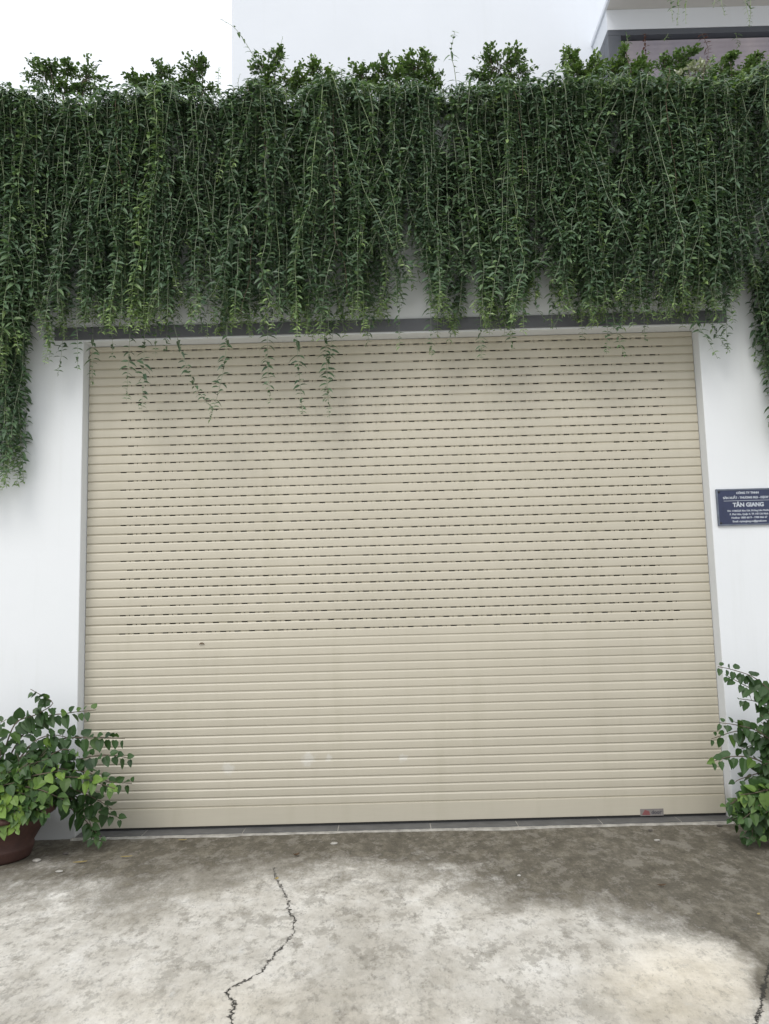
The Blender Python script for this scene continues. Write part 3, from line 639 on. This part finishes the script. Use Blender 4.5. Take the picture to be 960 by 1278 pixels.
# strands hanging from the upper balcony and bay
def upper(label, pts, yv, dead=False, size=.8, leafy=.9):
    c = [U(px, py, yv) for px, py in pts]; org = c[0]; t = empty('hanging_strand', org); tag(t, label, 'vine strand', 'vine strands hanging at the upper balcony')
    path = smooth_path(c, .03); b = Buf(); b.tube(path, .0035, .0016, 4); local(b, org).build('stem', M['stem_brown'] if dead else M['stem_young'], t, True)
    lb = Buf(); strand_leaves(lb, path, .1, size, R, leafy, .5, .02, .045); local(lb, org).build('leaves', M['dead_vine'] if dead else M['vine'], t)
UP = [((837, -30), (838, 5), (840, 28)), ((848, -30), (847, 8), (845, 32)), ((858, -30), (856, 10), (856, 30)), ((898, -30), (900, 0), (905, 20)), ((922, -30), (930, 0), (936, 28)), ((934, -30), (937, 8), (935, 34)), ((893, -30), (892, 2), (890, 10))]
UL = ['long pale strand leftmost of those hanging from the upper balcony', 'short leafy strand second from left hanging from the upper balcony', 'thin strand third from left hanging from the upper balcony', 'strand slanting right, fifth of those hanging from the upper balcony',
      'strand next to the rightmost one hanging from the upper balcony', 'rightmost strand hanging from the upper balcony', 'shortest strand, fourth of those hanging from the upper balcony']
for pts, lab in zip(UP, UL): upper(lab, pts, 1.1, False, .8, .8)
upper('withered reddish strand hanging from the grey bay frame over the blind', [(804, 42), (805, 55), (806, 72), (808, 84)], YB - .05, True, 1.0, 1)
upper('short dark tuft hanging at the left end of the bay frame', [(782, 42), (783, 50), (786, 55)], YB - .05, False, 1.35, 1)
upper('dark drooping tuft hanging in the middle of the bay frame', [(834, 42), (832, 46), (828, 50)], YB - .05, False, 1.35, 1)
upper('thick withered tuft hanging beside the dark flat-headed shrub', [(876, 42), (880, 50), (884, 62), (882, 80)], YB - .05, True, 1.0, 1)
upper('slim dark strand hanging at the right of the bay frame', [(918, 41), (920, 48), (922, 58)], YB - .05, False, 1.35, 1)

# ------------------------------------------------------------------ potted plants
def pot(label, c, rim=.37, base=.235, h=.30):
    t = empty('plant_pot', c); tag(t, label, 'pot')
    b = Buf(); b.lathe([(.0, .0), (base * .98, .0), (base, .015), (base * 1.06, .06), (base * 1.07, .075), (base * 1.04, .085), (rim * .82, h * .62), (rim * .90, h * .82), (rim * .90, h * .86), (rim, h * .88), (rim * 1.015, h * .93), (rim * 1.0, h * .985), (rim * .96, h), (rim * .90, h * .985), (rim * .86, h * .88), (rim * .8, h * .6)], 56)
    b.build('bowl', M['terracotta'], t, True)
    b = Buf(); b.lathe([(.0, h * .87), (rim * .4, h * .90), (rim * .865, h * .86)], 40); b.build('soil', M['soil'], t, True); return t
def plant(label, root, branches, twigs, size=.074, wild=.4):
    """branches: lists of (point, young) controls; twigs: (target ellipsoid centre, radii, count, young)"""
    t = empty('bush', root); tag(t, label, 'bush'); sb = Buf(); lb = Buf(); root = np.asarray(root, float)
    B = []; D_ = []; Nn = []; Ls = []; Ti = []
    def leaf(p, d, young, s=1.0):
        d = np.asarray(d, float)
        B.append(p + d / (np.linalg.norm(d) + 1e-6) * .015); D_.append(d); Nn.append(np.array([R.gauss(0, .45), R.gauss(-.75, .35), R.uniform(.3, 1.1)]))
        Ls.append(size * R.uniform(.75, 1.25) * s); Ti.append(min(1, max(0, .34 + R.gauss(0, .12) + young)))
    def dress(path, start, young, step, s0=1.0):
        seg = np.linalg.norm(np.diff(path, axis=0), axis=1); cum = np.concatenate([[0], np.cumsum(seg)]); T = cum[-1]; s = start * T; side = 1
        while s <= T:
            p = np.array([np.interp(s, cum, path[:, k]) for k in range(3)]); q = np.array([np.interp(min(T, s + .03), cum, path[:, k]) for k in range(3)])
            ax = q - p if s < T - .002 else path[-1] - path[-2]; ax = ax / (np.linalg.norm(ax) + 1e-9)
            lat = np.cross(ax, (0, -1, .3)); lat /= np.linalg.norm(lat) + 1e-9
            near = 1 - .45 * max(0, (s / T - .75) / .25)
            leaf(p, ax * R.uniform(.1, .7) + lat * side * R.uniform(.4, 1.0) + np.array([0, R.gauss(-.25, .3), R.gauss(-.35, .25)]), young * (.5 + s / T * .6), near * s0)
            side = -side; s += step * R.uniform(.7, 1.3)
    for ctrl, young, start in branches:
        path = smooth_path([root + np.array([R.gauss(0, .02), R.gauss(0, .02), -.02])] + [np.asarray(c) for c in ctrl], .03)
        sb.tube(path, .008, .0022, 5); dress(path, start, young, .026)
    for c, rr, n, young in twigs:
        for _ in range(n):
            v = np.array([R.gauss(0, 1), R.gauss(-.15, 1), R.gauss(.1, 1)]); v /= np.linalg.norm(v); tip = c + v * np.asarray(rr) * R.uniform(.55, 1.1)
            mid = (root * .4 + tip * .6) + np.array([R.gauss(0, .03), R.gauss(0, .03), .06])
            path = smooth_path([root + np.array([R.gauss(0, .04), R.gauss(0, .04), 0]), mid, tip], .03); sb.tube(path, .005, .0018, 4); dress(path, .45, young + (.10 if v[1] < -.3 else 0), .03)
    Ls = np.array(Ls); leaves(lb, np.array(B), np.array(D_), np.array(Nn), Ls, Ls * .86, np.array(Ti), 'heart', np.array([R.uniform(.05, .35) for _ in B]), .10)
    o = np.asarray(root); local(sb, o).build('branches', M['bark'], t, True); local(lb, o).build('foliage', M['pot_leaf'], t, False); return t

f0 = G(-8, 1079); PC = np.array([f0[0], f0[1] + .235, 0.0]); PC[1] = min(PC[1], YF - .40); PC[0] = U(-9, 1030, PC[1])[0]
pot('wide terracotta bowl pot on the concrete at the left pillar', PC)
rt = PC + np.array([.02, 0, .27]); y0 = PC[1]
def X(px, py, dy=0): return U(px, py, y0 + dy)
lb_ = [([X(0, 960, .05), X(18, 905, .1), X(45, 892, .12), X(66, 878, .12), X(52, 868, .12), X(38, 860, .12)], .0, .35), ([X(10, 950, .1), X(45, 900, .14), X(85, 890, .15), X(120, 886, .16)], .0, .45), ([X(0, 950, 0), X(-5, 910, 0), X(8, 898, 0)], 0, .4),
       ([X(30, 950, .1), X(65, 925, .12), X(110, 920, .14), X(156, 922, .14)], .0, .4), ([X(40, 955, .1), X(95, 948, .1), X(130, 942, .1), X(162, 946, .12)], 0, .4), ([X(40, 965, .05), X(100, 962, .05), X(135, 975, .05), X(165, 978, .1)], .05, .5),
       ([X(45, 975, 0), X(95, 970, -.05), X(125, 978, -.08), X(146, 985, -.1)], .36, .5), ([X(45, 985, .1), X(85, 990, .12), X(115, 1005, .14), X(152, 1022, .14)], -.05, .45), ([X(50, 985, .1), X(95, 1000, .12), X(112, 1025, .1), X(118, 1052, .05)], -.05, .5),
       ([X(55, 985, .1), X(90, 1010, .1), X(105, 1022, .1), X(128, 1048, .05)], .02, .5), ([X(30, 975, -.15), X(58, 965, -.2), X(78, 962, -.2)], .55, .55), ([X(10, 985, -.2), X(18, 1010, -.26), X(20, 1038, -.28)], .6, .5), ([X(20, 985, -.15), X(48, 985, -.22), X(84, 1000, -.2)], .3, .5),
       ([X(-10, 985, -.2), X(-2, 1005, -.28), X(4, 1036, -.28)], .5, .5), ([X(40, 960, 0), X(80, 935, .05), X(100, 945, .05)], .1, .4), ([X(30, 940, 0), X(60, 918, .1), X(92, 922, .12)], -.05, .4), ([X(45, 975, .1), X(92, 985, .1), X(125, 1000, .14), X(140, 1010, .14)], -.05, .5)]
plant('leafy green bush with heart shaped leaves in the terracotta pot at left', rt, lb_, [(X(25, 962, -.05), (.32, .22, .19), 62, .04), (X(-50, 955, 0), (.32, .26, .25), 40, .0), (X(15, 985, -.15), (.25, .12, .12), 26, .12), (X(0, 1018, -.24), (.20, .06, .05), 16, .16), (X(25, 1014, -.24), (.17, .06, .05), 20, .13), (X(40, 1006, -.2), (.14, .08, .06), 12, .08)])

PR = np.array([U(1040, 1000, -.62)[0], -.62, 0.0]); pot('terracotta bowl pot at the foot of the right pillar', PR, .34, .22, .28)
rt2 = PR + np.array([-.02, 0, .25]); y0 = PR[1]
rb = [([X(990, 930, .1), X(975, 880, .1), X(945, 848, .12), X(915, 836, .14), X(896, 832, .14)], .0, .35), ([X(985, 920, .1), X(960, 870, .1), X(935, 858, .12), X(905, 842, .14)], 0, .45), ([X(990, 930, .05), X(970, 890, .1), X(945, 876, .12), X(922, 872, .12)], 0, .4),
      ([X(990, 950, 0), X(955, 922, .1), X(925, 912, .12), X(888, 922, .14)], .05, .4), ([X(990, 950, 0), X(950, 915, .1), X(920, 905, .1), X(898, 902, .14)], 0, .45), ([X(980, 970, .1), X(945, 948, .1), X(915, 944, .1), X(890, 950, .1)], .12, .5), ([X(985, 980, .1), X(955, 965, .1), X(925, 972, .1), X(918, 976, .1)], -.05, .5),
      ([X(985, 1000, -.1), X(950, 985, -.15), X(925, 995, -.15), X(908, 1006, -.12)], .25, .5), ([X(985, 1000, -.1), X(950, 995, -.15), X(930, 1010, -.15), X(912, 1024, -.12)], .12, .5), ([X(985, 1000, -.1), X(960, 1005, -.2), X(942, 1025, -.18), X(938, 1050, -.15)], .0, .5),
      ([X(985, 960, .1), X(960, 935, .1), X(940, 930, .12), X(925, 935, .12)], -.05, .4), ([X(985, 990, -.1), X(965, 985, -.2), X(940, 990, -.2), X(922, 992, -.18)], .3, .5)]
plant('dark green bush leaning over the right jamb with a bright low clump', rt2, rb, [(X(985, 915, .02), (.24, .22, .28), 40, -.03), (X(972, 958, .05), (.17, .16, .16), 34, -.05), (X(952, 1010, -.15), (.22, .14, .10), 44, .12), (X(945, 1035, -.1), (.16, .12, .07), 14, .02), (X(1030, 930, 0), (.3, .25, .3), 40, 0)])

# ------------------------------------------------------------------ litter on the concrete
def litter(label, cat, name, px, py, L, Wd, m, ang=0, curl=.13):
    p = G(px, py, .004); b = Buf()
    n = 7; V = []; F = []
    for i in range(n):
        t = i / (n - 1); wv = Wd * math.sin(math.pi * (t * .92 + .04)) ** .8; x = L * (t - .5); z = curl * L * (2 * t - 1) ** 2 * .5 + .002
        for s_, dz in ((-1, .25), (0, 0), (1, .25)): V.append((x * math.cos(ang) - s_ * wv * .5 * math.sin(ang), x * math.sin(ang) + s_ * wv * .5 * math.cos(ang), z + dz * wv))
    for i in range(n - 1):
        for k in range(2): F.append((i * 3 + k, i * 3 + k + 1, i * 3 + k + 4, i * 3 + k + 3))
    b.add(V, F); o = b.build(name, m, None, True); o.location = tuple(p); md = o.modifiers.new('solid', 'SOLIDIFY'); md.thickness = .0012; tag(o, label, cat)
litter('long yellow dry leaf lying near the terracotta pot', 'leaf', 'dry_leaf', 100, 1077, .085, .022, M['dry'], .25)
litter('pale yellow dry leaf lying by the left end of the threshold', 'leaf', 'dry_leaf', 158, 1070, .075, .018, M['dry'], .1)
litter('curled dark brown leaf near the top of the main crack', 'leaf', 'dry_leaf', 370, 1068, .045, .03, M['dry_brown'], .5, .6)
litter('small yellow leaf scrap on the upper end of the main crack', 'leaf', 'dry_leaf', 345.5, 1098, .03, .022, M['dry'], 1.2, .5)
litter('brown curled leaf scrap on the dark stained concrete at right', 'leaf', 'dry_leaf', 826, 1106, .05, .02, M['dry_brown'], .1, .3)
litter('tiny yellow leaf at the right edge of the dark stain', 'leaf', 'dry_leaf', 947, 1142, .022, .016, M['dry'], .8, .4)
litter('thin pale leaf lying in front of the left half of the threshold', 'leaf', 'dry_leaf', 228, 1049, .06, .014, M['dry'], .05)
def pebble(label, px, py, r, m, flat=.5):
    p = G(px, py, 0); bm = bmesh.new(); bmesh.ops.create_icosphere(bm, subdivisions=2, radius=r)
    for v in bm.verts:
        k = 1 + .35 * noise.noise(v.co * (1.5 / r) + Vector((px, py, 0))); v.co = Vector((v.co.x * k * 1.25, v.co.y * k, v.co.z * k * flat))
    me = bpy.data.meshes.new('pebble'); bm.to_mesh(me); bm.free(); me.materials.append(m); o = bpy.data.objects.new('pebble', me); COL.objects.link(o); o.location = (p[0], p[1], r * flat * .55); tag(o, label, 'pebble', 'small stones on the concrete')
pebble('white chip of stone beside the foot of the terracotta pot', 46, 1075, .022, M['stone'])
pebble('dark round pebble between pot and bush shoot', 82, 1066, .016, M['stone_dark'])
pebble('pale chip in front of the left part of the threshold', 74, 1088, .018, M['stone'], .3)
pebble('pale flat chip in front of the middle of the threshold', 417, 1053, .02, M['stone'], .3)
pebble('small dark chip near the right part of the threshold', 812, 1037, .013, M['stone_dark'])
pebble('white chip on the dark stain below the sticker', 820, 1049, .015, M['stone'], .35)
pebble('tiny pale chip right of centre on the dark stain', 648, 1093, .009, M['stone'])
pebble('dark chip at the right end of the threshold', 898, 1031, .016, M['stone_dark'], .4)
